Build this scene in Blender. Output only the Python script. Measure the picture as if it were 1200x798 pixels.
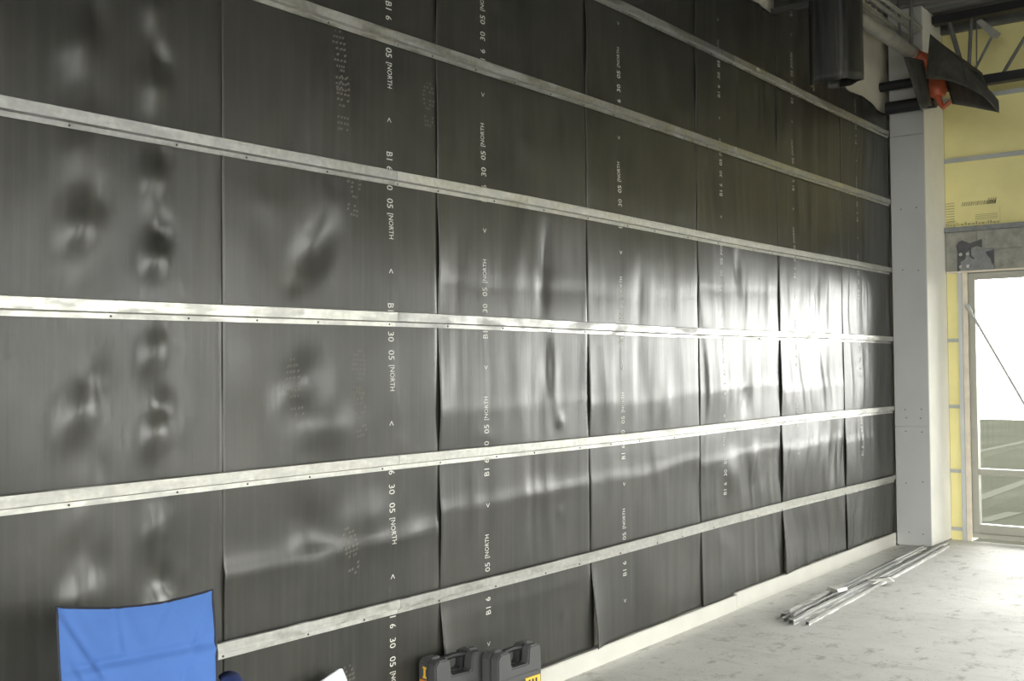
import bpy, bmesh, math, random
import numpy as np
from mathutils import Vector, Matrix

scene = bpy.context.scene
for o in list(bpy.data.objects):
    bpy.data.objects.remove(o)
random.seed(7)

# ------------------------------------------------------------------ camera
# World: long wall at x=0 running along +y, room at x>0, floor z=0, far wall y=10.4
def camera_axes(yaw, pitch, roll):
    f = Vector((-math.sin(yaw) * math.cos(pitch), math.cos(yaw) * math.cos(pitch), math.sin(pitch)))
    r = Vector((math.cos(yaw), math.sin(yaw), 0))
    u = r.cross(f)
    c, s = math.cos(roll), math.sin(roll)
    return f, c * r + s * u, -s * r + c * u
CF, CR, CU = camera_axes(0.65408, 0.024377, -0.0098017)
cam_data = bpy.data.cameras.new('camera')
cam = bpy.data.objects.new('camera', cam_data)
scene.collection.objects.link(cam)
cam_data.sensor_width = 36.0
cam_data.lens = 1286.31 / 1200 * 36.0
cam_data.clip_end = 500
m = Matrix((( CR.x, CU.x, -CF.x, 3.26628), (CR.y, CU.y, -CF.y, 0.0), (CR.z, CU.z, -CF.z, 1.6068), (0, 0, 0, 1)))
cam.matrix_world = m
scene.camera = cam

# ------------------------------------------------------------------ light
SKY = 16.0
world = bpy.data.worlds.new('world'); scene.world = world
world.use_nodes = True
bg = world.node_tree.nodes['Background']
bg.inputs[0].default_value = (1.0, 0.985, 0.955, 1)      # bright overcast sky
bg.inputs[1].default_value = SKY
scene.view_settings.view_transform = 'Standard'
scene.view_settings.look = 'None'
scene.view_settings.exposure = 0.0
scene.view_settings.gamma = 1.0
scene.view_settings.use_curve_mapping = False
cy = scene.cycles
cy.use_denoising = True
try:
    cy.denoiser = 'OPENIMAGEDENOISE'
except Exception:
    pass
cy.max_bounces = 10; cy.diffuse_bounces = 6; cy.glossy_bounces = 4
cy.transparent_max_bounces = 8; cy.sample_clamp_indirect = 12.0
cy.caustics_reflective = False; cy.caustics_refractive = False

XR, YN, YB, ZC = 9.5, -7.0, 10.4, 4.76      # right wall, near wall, far wall, ceiling
# glazed openings: far wall, right wall, near wall
BACK_WIN = (0.50, 8.60, 0.03, 2.42)
RIGHT_WIN = [(-5.2, -0.6), (0.0, 4.8), (7.0, 10.1)]
NEAR_WIN = (0.8, 8.8, 0.05, 4.4)
def portal(loc, rot, sx, sy):
    l = bpy.data.lights.new('window_portal', 'AREA'); l.shape = 'RECTANGLE'; l.size = sx; l.size_y = sy
    l.cycles.is_portal = True
    o = bpy.data.objects.new('window_portal', l); scene.collection.objects.link(o)
    o.location = loc; o.rotation_euler = rot
portal(((BACK_WIN[0] + BACK_WIN[1]) / 2, YB + 0.2, 1.22), (-math.pi / 2, 0, 0), 8.1, 2.4)
for a, b in RIGHT_WIN:
    portal((XR + 0.2, (a + b) / 2, 1.6), (math.pi / 2, 0, math.pi / 2), b - a, 3.0)
portal((4.8, YN - 0.2, 2.2), (math.pi / 2, 0, 0), 8.0, 4.4)

# ------------------------------------------------------------------ helpers
def link(o, parent=None):
    scene.collection.objects.link(o)
    if parent is not None:
        o.parent = parent
    return o
def tag(o, label=None, cat=None, group=None, kind=None):
    if label: o['label'] = label
    if cat: o['category'] = cat
    if group: o['group'] = group
    if kind: o['kind'] = kind
    return o
def empty(name, loc=(0, 0, 0), rz=0.0):
    o = bpy.data.objects.new(name, None); o.empty_display_size = 0.1
    o.location = loc; o.rotation_euler = (0, 0, rz)
    return link(o)
def mesh_obj(name, verts, faces, mat, parent=None, smooth=False):
    me = bpy.data.meshes.new(name)
    me.from_pydata([tuple(v) for v in verts], [], [tuple(f) for f in faces])
    me.update()
    if mat: me.materials.append(mat)
    if smooth:
        for q in me.polygons: q.use_smooth = True
    return link(bpy.data.objects.new(name, me), parent)
def share(name, me, parent, loc=(0, 0, 0), rot=(0, 0, 0)):
    o = bpy.data.objects.new(name, me); link(o, parent); o.location = loc; o.rotation_euler = rot
    return o
class MB:
    """collects shapes, builds one mesh object"""
    def __init__(s): s.v = []; s.f = []
    def add(s, v, f):
        n = len(s.v); s.v += [tuple(a) for a in v]; s.f += [tuple(i + n for i in q) for q in f]; return s
    def box(s, x0, x1, y0, y1, z0, z1):
        return s.add([(x0, y0, z0), (x1, y0, z0), (x1, y1, z0), (x0, y1, z0), (x0, y0, z1), (x1, y0, z1), (x1, y1, z1), (x0, y1, z1)],
                     [(0, 3, 2, 1), (4, 5, 6, 7), (0, 1, 5, 4), (1, 2, 6, 5), (2, 3, 7, 6), (3, 0, 4, 7)])
    def tube(s, pts, r, n=12, cap=True):
        pts = [Vector(p) for p in pts]; rs = r if isinstance(r, (list, tuple)) else [r] * len(pts)
        rings = []; up = None
        for i, p in enumerate(pts):
            t = (pts[min(i + 1, len(pts) - 1)] - pts[max(i - 1, 0)]).normalized()
            if up is None:
                up = Vector((0, 0, 1)) if abs(t.z) < 0.9 else Vector((1, 0, 0))
            a = t.cross(up).normalized(); b = a.cross(t).normalized(); up = b
            rings.append([p + (a * math.cos(2 * math.pi * k / n) + b * math.sin(2 * math.pi * k / n)) * rs[i] for k in range(n)])
        v = [q for g in rings for q in g]; f = []
        for i in range(len(pts) - 1):
            for k in range(n):
                f.append((i * n + k, i * n + (k + 1) % n, (i + 1) * n + (k + 1) % n, (i + 1) * n + k))
        if cap:
            f.append(tuple(range(n))[::-1]); f.append(tuple((len(pts) - 1) * n + k for k in range(n)))
        return s.add(v, f)
    def prism(s, poly, axis, a, b):
        """polygon (list of 2-tuples) extruded along axis from a to b"""
        def P(p, t):
            return {'x': (t, p[0], p[1]), 'y': (p[0], t, p[1]), 'z': (p[0], p[1], t)}[axis]
        n = len(poly)
        v = [P(p, a) for p in poly] + [P(p, b) for p in poly]
        f = [tuple(range(n))[::-1], tuple(range(n, 2 * n))] + [(k, (k + 1) % n, n + (k + 1) % n, n + k) for k in range(n)]
        return s.add(v, f)
    def build(s, name, mat, parent=None, smooth=False, bevel=0.0):
        o = mesh_obj(name, s.v, s.f, mat, parent, smooth)
        bm = bmesh.new(); bm.from_mesh(o.data)
        bmesh.ops.recalc_face_normals(bm, faces=bm.faces)
        if bevel:
            bmesh.ops.bevel(bm, geom=[e for e in bm.edges if len(e.link_faces) == 2 and e.calc_face_angle(0) > 0.6],
                            offset=bevel, segments=2, affect='EDGES', clamp_overlap=True)
        bm.to_mesh(o.data); bm.free()
        if smooth:
            o.data.polygons.foreach_set('use_smooth', [True] * len(o.data.polygons))
            try: o.data.set_sharp_from_angle(angle=0.7)
            except Exception: pass
        return o
def solid(o, t, offset=0.0):
    md = o.modifiers.new('thickness', 'SOLIDIFY'); md.thickness = t; md.offset = offset
    return o

# value noise, used to shape cloth and sheets
_rng = np.random.RandomState(11)
_T = _rng.rand(64, 64) * 2 - 1
def vnoise(x, y, seed=0):
    x = np.asarray(x, float) + seed * 7.31; y = np.asarray(y, float) + seed * 3.77
    xi = np.floor(x).astype(int); yi = np.floor(y).astype(int); fx = x - xi; fy = y - yi
    fx = fx * fx * fx * (fx * (fx * 6 - 15) + 10); fy = fy * fy * fy * (fy * (fy * 6 - 15) + 10)
    g = lambda a, b: _T[a % 64, b % 64]
    return (g(xi, yi) * (1 - fx) + g(xi + 1, yi) * fx) * (1 - fy) + (g(xi, yi + 1) * (1 - fx) + g(xi + 1, yi + 1) * fx) * fy

# ------------------------------------------------------------------ materials
def mat_base(name, color, rough=0.6, metal=0.0, spec=0.5):
    mt = bpy.data.materials.new(name); mt.use_nodes = True
    nt = mt.node_tree; b = nt.nodes['Principled BSDF']
    b.inputs['Base Color'].default_value = (*color, 1); b.inputs['Roughness'].default_value = rough
    b.inputs['Metallic'].default_value = metal; b.inputs['Specular IOR Level'].default_value = spec
    return mt, nt, b
def coords(nt, scale=(1, 1, 1), kind='Object'):
    tc = nt.nodes.new('ShaderNodeTexCoord'); mp = nt.nodes.new('ShaderNodeMapping')
    mp.inputs['Scale'].default_value = scale
    if kind == 'World':
        g = nt.nodes.new('ShaderNodeNewGeometry'); nt.links.new(g.outputs['Position'], mp.inputs[0])
    else:
        nt.links.new(tc.outputs[kind], mp.inputs[0])
    return mp.outputs[0]
def noise(nt, vec, scale, detail=4, rough=0.55):
    n = nt.nodes.new('ShaderNodeTexNoise'); n.inputs['Scale'].default_value = scale
    n.inputs['Detail'].default_value = detail; n.inputs['Roughness'].default_value = rough
    nt.links.new(vec, n.inputs['Vector']); return n.outputs['Fac']
def ramp(nt, fac, stops):
    r = nt.nodes.new('ShaderNodeValToRGB'); e = r.color_ramp.elements
    while len(e) < len(stops): e.new(0.5)
    for q, (pos, c) in zip(e, stops):
        q.position = pos; q.color = (*c, 1) if len(c) == 3 else c
    nt.links.new(fac, r.inputs[0]); return r.outputs[0]
def mix(nt, fac, a, b, blend='MIX'):
    mx = nt.nodes.new('ShaderNodeMix'); mx.data_type = 'RGBA'; mx.blend_type = blend
    for s, val in ((mx.inputs[0], fac), (mx.inputs[6], a), (mx.inputs[7], b)):
        if isinstance(val, (int, float)): s.default_value = val
        elif isinstance(val, tuple): s.default_value = (*val, 1)
        else: nt.links.new(val, s)
    return mx.outputs[2]
def mrange(nt, fac, a, b, c, d):
    r = nt.nodes.new('ShaderNodeMapRange'); nt.links.new(fac, r.inputs[0])
    for i, q in enumerate((a, b, c, d)): r.inputs[i + 1].default_value = q
    return r.outputs[0]
def bump(nt, b, h, strength=0.2, dist=0.01):
    n = nt.nodes.new('ShaderNodeBump'); n.inputs['Strength'].default_value = strength; n.inputs['Distance'].default_value = dist
    nt.links.new(h, n.inputs['Height']); nt.links.new(n.outputs[0], b.inputs['Normal'])
M = {}
def simple(key, color, rough=0.6, metal=0.0, spec=0.5, var=0.0, vscale=6.0, bmp=0.0, bscale=80.0):
    mt, nt, b = mat_base(key, color, rough, metal, spec)
    if var or bmp:
        v = coords(nt, kind='World')
        if var:
            n = noise(nt, v, vscale)
            lo = tuple(c * (1 - var) for c in color); hi = tuple(min(1, c * (1 + var)) for c in color)
            nt.links.new(ramp(nt, n, [(0.3, lo), (0.7, hi)]), b.inputs['Base Color'])
        if bmp:
            bump(nt, b, noise(nt, v, bscale, 3), bmp, 0.004)
    M[key] = mt; return mt

simple('gypsum', (0.47, 0.475, 0.465), 0.75, var=0.05, vscale=2.5, bmp=0.05)
simple('side_board_lit', (0.80, 0.78, 0.71), 0.75, var=0.03)  # paler than the front board: window light on this face put into its colour
simple('wall_cream', (0.70, 0.66, 0.55), 0.8, var=0.06, vscale=2.0)
simple('room_wall', (0.72, 0.71, 0.67), 0.85, var=0.05, vscale=1.0)
simple('white_board', (0.58, 0.57, 0.52), 0.6, var=0.05, vscale=5)
simple('yellow', (0.84, 0.76, 0.36), 0.8, var=0.06, vscale=3.0, bmp=0.08)
simple('yellow_print', (0.46, 0.41, 0.21), 0.8)
simple('furring_grey', (0.42, 0.43, 0.42), 0.55, 0.3, var=0.1)
simple('stud_grey', (0.50, 0.52, 0.53), 0.45, 0.4, var=0.06)
simple('cmu', (0.30, 0.295, 0.26), 0.9, var=0.22, vscale=14, bmp=0.3, bscale=120)
simple('mortar', (0.36, 0.355, 0.32), 0.95)
simple('steel_plate', (0.22, 0.225, 0.23), 0.6, 0.0, var=0.2, vscale=20)
simple('primer', (0.075, 0.077, 0.082), 0.6, var=0.2, vscale=30)
simple('black_steel', (0.014, 0.014, 0.016), 0.45, spec=0.4)
simple('grey_steel', (0.14, 0.14, 0.135), 0.55, 0.2, var=0.2, vscale=10)
simple('dark_steel', (0.07, 0.07, 0.068), 0.5, 0.2)
simple('deck', (0.21, 0.21, 0.21), 0.5, 0.4, var=0.12, vscale=3)
simple('aluminium', (0.40, 0.395, 0.34), 0.45, 0.25, var=0.04)
simple('wood', (0.74, 0.66, 0.54), 0.75, var=0.1, vscale=10)
simple('pipe_grey', (0.34, 0.335, 0.30), 0.45, 0.3, var=0.15, vscale=8)
simple('red_iron', (0.46, 0.10, 0.045), 0.45, var=0.15, vscale=20)
simple('case_plastic', (0.07, 0.071, 0.072), 0.42, bmp=0.15, bscale=300)
simple('case_dark', (0.014, 0.014, 0.015), 0.5)
simple('yellow_label', (0.75, 0.47, 0.06), 0.5)
simple('orange_label', (0.55, 0.20, 0.03), 0.5)
simple('chair_frame', (0.03, 0.03, 0.033), 0.4, 0.2)
simple('piping', (0.012, 0.013, 0.02), 0.7)
simple('ink', (0.60, 0.60, 0.55), 0.7)
simple('screw', (0.10, 0.10, 0.10), 0.4, 0.6)
simple('bolt', (0.40, 0.39, 0.37), 0.35, 0.6)
simple('white_plastic', (0.55, 0.57, 0.62), 0.5)
simple('rubber', (0.02, 0.02, 0.02), 0.7)

def make_glass():
    mt = bpy.data.materials.new('glass'); mt.use_nodes = True; nt = mt.node_tree
    for n in list(nt.nodes):
        if n.type != 'OUTPUT_MATERIAL': nt.nodes.remove(n)
    out = [n for n in nt.nodes if n.type == 'OUTPUT_MATERIAL'][0]
    tr = nt.nodes.new('ShaderNodeBsdfTransparent'); tr.inputs[0].default_value = (0.97, 0.982, 0.97, 1)
    gl = nt.nodes.new('ShaderNodeBsdfGlossy'); gl.inputs['Roughness'].default_value = 0.01
    fr = nt.nodes.new('ShaderNodeFresnel'); fr.inputs['IOR'].default_value = 1.5
    mx = nt.nodes.new('ShaderNodeMixShader')
    nt.links.new(fr.outputs[0], mx.inputs[0]); nt.links.new(tr.outputs[0], mx.inputs[1]); nt.links.new(gl.outputs[0], mx.inputs[2])
    nt.links.new(mx.outputs[0], out.inputs[0]); M['glass'] = mt
make_glass()

def make_vinyl():
    mt, nt, b = mat_base('vinyl', (0.03, 0.03, 0.027), 0.36, spec=0.56)
    w = coords(nt, (1, 1, 1), 'World')
    streak = noise(nt, coords(nt, (1, 14, 0.55), 'World'), 2.2, 5, 0.6)       # vertical roller streaks
    dust = noise(nt, w, 1.7, 6, 0.6)
    scuff = noise(nt, coords(nt, (1, 9, 2.2), 'World'), 5.0, 6, 0.7)
    dark = mix(nt, mrange(nt, dust, 0.35, 0.7, 0, 1), (0.021, 0.021, 0.019), (0.040, 0.039, 0.033))
    dusty = mix(nt, mrange(nt, scuff, 0.60, 0.80, 0, 0.4), dark, (0.085, 0.08, 0.065))
    col = mix(nt, mrange(nt, streak, 0.45, 0.75, 0, 0.35), dusty, (0.065, 0.062, 0.05))
    nt.links.new(col, b.inputs['Base Color'])
    rg = nt.nodes.new('ShaderNodeMath'); rg.operation = 'ADD'
    nt.links.new(mrange(nt, streak, 0.3, 0.7, 0.285, 0.335), rg.inputs[0]); nt.links.new(mrange(nt, scuff, 0.55, 0.8, 0.0, 0.2), rg.inputs[1])
    nt.links.new(rg.outputs[0], b.inputs['Roughness'])
    h = nt.nodes.new('ShaderNodeMath'); h.operation = 'ADD'
    nt.links.new(noise(nt, coords(nt, (1, 26, 0.8), 'World'), 2.0, 2, 0.5), h.inputs[0])
    nt.links.new(noise(nt, w, 7.0, 3, 0.5), h.inputs[1])
    bump(nt, b, h.outputs[0], 0.045, 0.01)
    M['vinyl'] = mt
make_vinyl()

def make_dusty(key, stops):
    mt, nt, b = mat_base(key, (0.06, 0.058, 0.05), 0.4)
    st = noise(nt, coords(nt, (9, 9, 0.6), 'World'), 2.0, 5, 0.6)
    nt.links.new(ramp(nt, st, stops), b.inputs['Base Color'])
    nt.links.new(mrange(nt, st, 0.35, 0.7, 0.29, 0.55), b.inputs['Roughness'])
    M[key] = mt
make_dusty('dusty_sheen_vinyl', [(0.35, (0.055, 0.053, 0.046)), (0.55, (0.085, 0.082, 0.07)), (0.74, (0.12, 0.112, 0.092))])  # dust grey, lightened to paint in the light reflected off the hood
make_dusty('sooty_vinyl', [(0.45, (0.010, 0.010, 0.011)), (0.60, (0.028, 0.027, 0.024)), (0.76, (0.12, 0.11, 0.085))])
def make_galv():
    mt, nt, b = mat_base('galvanised', (0.62, 0.62, 0.60), 0.38, 0.85)
    w = coords(nt, (1, 1, 1), 'World')
    spang = noise(nt, w, 34, 3, 0.6)
    oi = nt.nodes.new('ShaderNodeObjectInfo')
    c = mix(nt, mrange(nt, spang, 0.35, 0.65, 0, 1), (0.56, 0.56, 0.53), (0.70, 0.70, 0.67))
    dust = noise(nt, coords(nt, (1, 2.2, 9), 'World'), 2.4, 5, 0.65)
    c2 = mix(nt, mrange(nt, dust, 0.48, 0.62, 0, 0.6), c, (0.50, 0.50, 0.49))
    tint = ramp(nt, oi.outputs['Random'], [(0.0, (0.56, 0.56, 0.57)), (0.5, (0.66, 0.65, 0.62)), (1.0, (0.80, 0.80, 0.79))])
    c2 = mix(nt, 1.0, c2, tint, 'MULTIPLY')
    nt.links.new(c2, b.inputs['Base Color'])
    nt.links.new(mrange(nt, dust, 0.4, 0.65, 0.30, 0.55), b.inputs['Roughness'])
    nt.links.new(mrange(nt, dust, 0.48, 0.62, 0.9, 0.35), b.inputs['Metallic'])
    bump(nt, b, noise(nt, coords(nt, (1, 1.2, 14), 'World'), 6, 3), 0.12, 0.004)
    M['galvanised'] = mt
make_galv()

def make_concrete():
    mt, nt, b = mat_base('concrete', (0.5, 0.5, 0.47), 0.55)
    w = coords(nt, (1, 1, 1), 'World')
    a = noise(nt, w, 0.9, 7, 0.62); f = noise(nt, w, 9, 6, 0.65); sp = noise(nt, coords(nt, (1.6, 1, 1), 'World'), 4.5, 5, 0.7)
    grit = noise(nt, w, 38, 3, 0.6)
    c = ramp(nt, a, [(0.28, (0.56, 0.55, 0.515)), (0.5, (0.68, 0.675, 0.64)), (0.72, (0.77, 0.765, 0.74))])
    c = mix(nt, mrange(nt, f, 0.40, 0.70, 0, 0.45), c, (0.80, 0.80, 0.78))
    c = mix(nt, mrange(nt, sp, 0.56, 0.68, 0, 0.7), c, (0.30, 0.28, 0.235))
    c = mix(nt, mrange(nt, grit, 0.62, 0.70, 0, 0.6), c, (0.22, 0.21, 0.18))
    nt.links.new(c, b.inputs['Base Color'])
    sm = noise(nt, coords(nt, (0.6, 2.2, 1), 'World'), 2.6, 6, 0.72)
    c = mix(nt, mrange(nt, sm, 0.55, 0.72, 0, 0.5), c, (0.36, 0.34, 0.295))
    nt.links.new(c, b.inputs['Base Color'])
    nt.links.new(mrange(nt, a, 0.3, 0.7, 0.75, 0.6), b.inputs['Roughness'])
    bump(nt, b, f, 0.12, 0.004)
    M['concrete'] = mt
make_concrete()

def make_fabric():
    mt, nt, b = mat_base('blue_fabric', (0.062, 0.14, 0.38), 0.8, spec=0.25)
    v = coords(nt, (1, 1, 1), 'World')
    nt.links.new(ramp(nt, noise(nt, v, 5), [(0.3, (0.056, 0.128, 0.35)), (0.7, (0.068, 0.152, 0.41))]), b.inputs['Base Color'])
    bump(nt, b, noise(nt, v, 420, 2), 0.15, 0.002)
    M['blue_fabric'] = mt
make_fabric()
simple('navy_fabric', (0.022, 0.04, 0.16), 0.8)
simple('asphalt', (0.0235, 0.0245, 0.019), 0.95, spec=0.0, var=0.10, vscale=0.6)
simple('snow', (0.8, 0.8, 0.8), 0.9)
simple('road_paint', (0.036, 0.0375, 0.031), 0.95, spec=0.0)
simple('boot_dust', (0.125, 0.12, 0.10), 0.85)

# ------------------------------------------------------------------ setting
fl = MB().box(-0.03, XR, 6.66, YB, -0.15, 0).build('floor', M['concrete']); tag(fl, kind='structure')
MB().box(-0.03, XR, YN, 6.654, -0.15, 0).build('floor_slab', M['concrete'], fl)
MB().box(-0.03, XR, 6.654, 6.66, -0.15, -0.008).build('control_joint', M['mortar'], fl)
wl = MB().box(-0.18, -0.03, YN, YB + 0.1, 0, ZC).build('wall_left', M['wall_cream']); tag(wl, kind='structure')
# right wall with windows
wr = MB()
wr.box(XR, XR + 0.15, YN, YB, 3.1, ZC); wr.box(XR, XR + 0.15, YN, YB, 0, 0.1)
edges = [YN] + [q for ab in RIGHT_WIN for q in ab] + [YB]
for i in range(0, len(edges), 2): wr.box(XR, XR + 0.15, edges[i], edges[i + 1], 0.1, 3.1)
tag(wr.build('wall_right', M['room_wall']), kind='structure')
wn = MB()
wn.box(-0.03, XR, YN - 0.15, YN, NEAR_WIN[3], ZC); wn.box(-0.03, NEAR_WIN[0], YN - 0.15, YN, 0, NEAR_WIN[3]); wn.box(NEAR_WIN[1], XR, YN - 0.15, YN, 0, NEAR_WIN[3])
tag(wn.build('wall_near', M['room_wall']), kind='structure')
# corrugated steel roof deck, ribs along x
prof = []; yy = YN - 0.1
while yy < YB + 0.15:
    prof += [(yy, ZC), (yy + 0.05, ZC), (yy + 0.065, ZC + 0.04), (yy + 0.135, ZC + 0.04)]; yy += 0.15
vs = [(x, y, z) for x in (-0.15, XR + 0.15) for y, z in prof]; n = len(prof)
dk = mesh_obj('ceiling', vs, [(i, i + 1, n + i + 1, n + i) for i in range(n - 1)], M['deck']); solid(dk, 0.02, 1); tag(dk, kind='structure')

# far wall: sheathing backing with opening, then individual yellow boards
wb = MB()
wb.box(-0.03, BACK_WIN[0], YB + 0.02, YB + 0.2, 0, ZC); wb.box(BACK_WIN[1], XR, YB + 0.02, YB + 0.2, 0, ZC)
wb.box(BACK_WIN[0], BACK_WIN[1], YB + 0.02, YB + 0.2, BACK_WIN[3], ZC)
wb = wb.build('wall_back', M['mortar']); tag(wb, kind='structure')
def board(x0, x1, z0, z1, y0=YB, y1=YB + 0.02):
    return MB().box(x0 + 0.0015, x1 - 0.0015, y0, y1, z0 + 0.001, z1 - 0.001).build('sheathing_board', M['yellow'], wb)
ZS = [0.10, 0.625, 1.21, 1.812, 2.43]                     # furring lines beside the glazing
for a, b in zip([0.0] + ZS[:-1], ZS): board(0.32, 0.42, a, b)
cols = [0.32, 1.09, 2.31, 3.53, 4.75, 5.97, 7.19, 8.41, XR]
rows = [2.845, 3.455, 4.01, 4.62]
for r in range(3):
    for c in range(8): first = board(cols[c], cols[c + 1], rows[r], rows[r + 1])
for c in range(7, 8):
    x0 = max(cols[c], 8.65); board(x0, cols[c + 1], 0, 1.2); board(x0, cols[c + 1], 1.2, 2.43)
for z in ZS[:-1]: MB().box(0.32, 0.42, YB - 0.012, YB, z - 0.016, z + 0.016).build('furring_strip', M['furring_grey'], wb, bevel=0.002)
for z in (3.455, 4.01): MB().box(0.32, XR, YB - 0.02, YB, z - 0.02, z + 0.02).build('furring_strip', M['furring_grey'], wb, bevel=0.002)
MB().box(0.32, XR, YB - 0.05, YB + 0.02, 4.62, ZC - 0.01).build('ledger_angle', M['grey_steel'], wb)
# printed block on the yellow board over the lintel (illegible small print)
pr = MB()
def ink(x0, x1, z0, z1): pr.box(x0, x1, YB - 0.001, YB + 0.0005, z0, z1)
for k in range(8): ink(0.325, 0.40, 3.06 - k * 0.024, 3.069 - k * 0.024)
for k in range(4): ink(0.335, 0.41, 2.90 - k * 0.018, 2.906 - k * 0.018)
rr = random.Random(3)
x = 0.46
while x < 0.74:
    w_ = rr.uniform(0.008, 0.02); pr.add([(x, YB - 0.001, 3.03), (x + w_, YB - 0.001, 3.03), (x + w_ + 0.012, YB - 0.001, 3.065), (x + 0.012, YB - 0.001, 3.065)], [(0, 1, 2, 3)]); x += w_ + 0.006
for k in range(4):
    pr.add([(0.68 + k * 0.02, YB - 0.001, 3.03), (0.692 + k * 0.02, YB - 0.001, 3.03), (0.708 + k * 0.02, YB - 0.001, 3.085), (0.696 + k * 0.02, YB - 0.001, 3.085)], [(0, 1, 2, 3)])
for k in range(4): ink(0.58, 0.77, 2.94 - k * 0.014, 2.945 - k * 0.014)
x = 0.325
while x < 0.78:
    w_ = rr.uniform(0.006, 0.03); ink(x, x + w_, 2.856, 2.872 + rr.choice((0, 0, 0.012))); x += w_ + 0.009
ink(0.79, 0.792, 2.86, 3.0)
tag(pr.build('board_print', M['yellow_print'], wb), kind='stuff')

# lintel of concrete blocks with a steel plate and bolts
lt = MB().box(0.325, 8.9, YB - 0.03, YB + 0.02, 2.43, 2.84).build('trim_1', M['mortar']); tag(lt, kind='structure')
MB().box(0.32, 8.9, YB - 0.06, YB - 0.03, 2.795, 2.84).build('lintel_angle', M['steel_plate'], lt, bevel=0.003)
for r, (z0, z1, off) in enumerate(((2.445, 2.615, 0.0), (2.622, 2.79, -0.14))):
    xx = 0.745 + off if r == 0 else 0.66
    MB().box(0.328, 0.44 if r == 0 else 0.60, YB - 0.042, YB - 0.03, z0, z1).build('concrete_block', M['cmu'], lt, bevel=0.004)
    while xx < 8.85:
        MB().box(xx, min(xx + 0.39, 8.9), YB - 0.042, YB - 0.03, z0, z1).build('concrete_block', M['cmu'], lt, bevel=0.004); xx += 0.398
MB().box(0.325, 8.9, YB - 0.045, YB - 0.03, 2.421, 2.438).build('lintel_lip', M['wood'], lt, bevel=0.002)
MB().box(0.425, 0.742, YB - 0.048, YB - 0.03, 2.4385, 2.625).build('steel_plate', M['steel_plate'], lt, bevel=0.003)
blot = [(0.43, 2.435), (0.455, 2.44), (0.46, 2.52), (0.50, 2.545), (0.515, 2.60), (0.535, 2.63), (0.54, 2.56), (0.575, 2.535), (0.58, 2.55), (0.552, 2.57), (0.55, 2.64), (0.60, 2.655), (0.645, 2.64), (0.645, 2.715), (0.60, 2.70), (0.54, 2.685), (0.505, 2.70), (0.475, 2.715), (0.44, 2.70), (0.422, 2.665), (0.435, 2.61)]
MB().prism([(a, b) for a, b in blot], 'y', YB - 0.0505, YB - 0.0435).build('primer_patch', M['primer'], lt)
MB().prism([(0.675, 2.60), (0.74, 2.61), (0.742, 2.50), (0.73, 2.47), (0.715, 2.53), (0.685, 2.57)], 'y', YB - 0.0505, YB - 0.0435).build('primer_patch', M['primer'], lt)
bm_ = MB().tube([(0, 0, 0), (0, -0.012, 0)], [0.017, 0.015], 10)
bt = bm_.build('bolt', M['bolt'], lt, smooth=True); bt.location = (0.463, YB - 0.05, 2.587)
for bx_, bz_ in ((0.522, 2.587), (0.463, 2.475), (0.525, 2.478)): share('bolt', bt.data, lt, (bx_, YB - 0.05, bz_))

# glazing
def glazing(name, x0, x1, z0, z1, n, mid, place, mats=('aluminium',)):
    """aluminium storefront, built in local x-z, local +y outward"""
    root = empty(name); tag(root, kind='structure')
    A = M['aluminium']; d0, d1 = 0.03, 0.12
    MB().box(x0, x1, d0, d1, z1 - 0.06, z1).build('head_rail', A, root, bevel=0.003)
    MB().box(x0, x1, d0 - 0.02, d1, z0, z0 + 0.04).build('sill', A, root, bevel=0.003)
    MB().box(x0 + 0.055, x1 - 0.055, d0 + 0.01, d1, z0 + 0.04, z0 + 0.12).build('bottom_rail', A, root, bevel=0.003)
    xs = [x0 + (x1 - x0) * i / n for i in range(n + 1)]
    for i, x in enumerate(xs):
        a = x if i == 0 else (x - 0.055 if i == n else x - 0.028)
        MB().box(a, a + 0.055, d0, d1, z0 + 0.04, z1 - 0.06).build('mullion', A, root, bevel=0.003)
    for i in range(n):
        a = xs[i] + (0.055 if i == 0 else 0.028); b = xs[i + 1] - (0.055 if i == n - 1 else 0.028)
        zb = z0 + 0.12
        if mid:
            MB().box(a, b, d0 + 0.01, d1, mid - 0.028, mid + 0.028).build('mid_rail', A, root, bevel=0.003)
            MB().box(a, b, 0.106, 0.112, zb, mid - 0.028).build('pane', M['glass'], root); zb = mid + 0.028
        MB().box(a, b, 0.106, 0.112, zb, z1 - 0.06).build('pane', M['glass'], root)
    root.location = place[0]; root.rotation_euler = (0, 0, place[1]); return root
glazing('window_1', BACK_WIN[0], BACK_WIN[1], BACK_WIN[2], BACK_WIN[3], 6, 0.622, ((0, YB, 0), 0))
for k, (a, b) in enumerate(RIGHT_WIN):
    glazing('window_%d' % (k + 2), -b, -a, 0.1, 3.1, 3, None, ((XR, 0, 0), -math.pi / 2))
glazing('window_5', -NEAR_WIN[1], -NEAR_WIN[0], 0.0, 4.4, 5, None, ((0, YN, 0), math.pi))
# wall ends beside the glazing: galvanised stud, timber buck
st = MB().prism([(0.42, YB - 0.02), (0.457, YB - 0.02), (0.457, YB + 0.02), (0.42, YB + 0.02)], 'z', 0, 2.43).build('trim_2', M['stud_grey'], bevel=0.003); tag(st, kind='structure')
wk = MB().box(0.4575, 0.50, YB - 0.012, YB + 0.03, 0, 2.43).build('trim_3', M['wood'], bevel=0.002); tag(wk, kind='structure')

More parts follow.
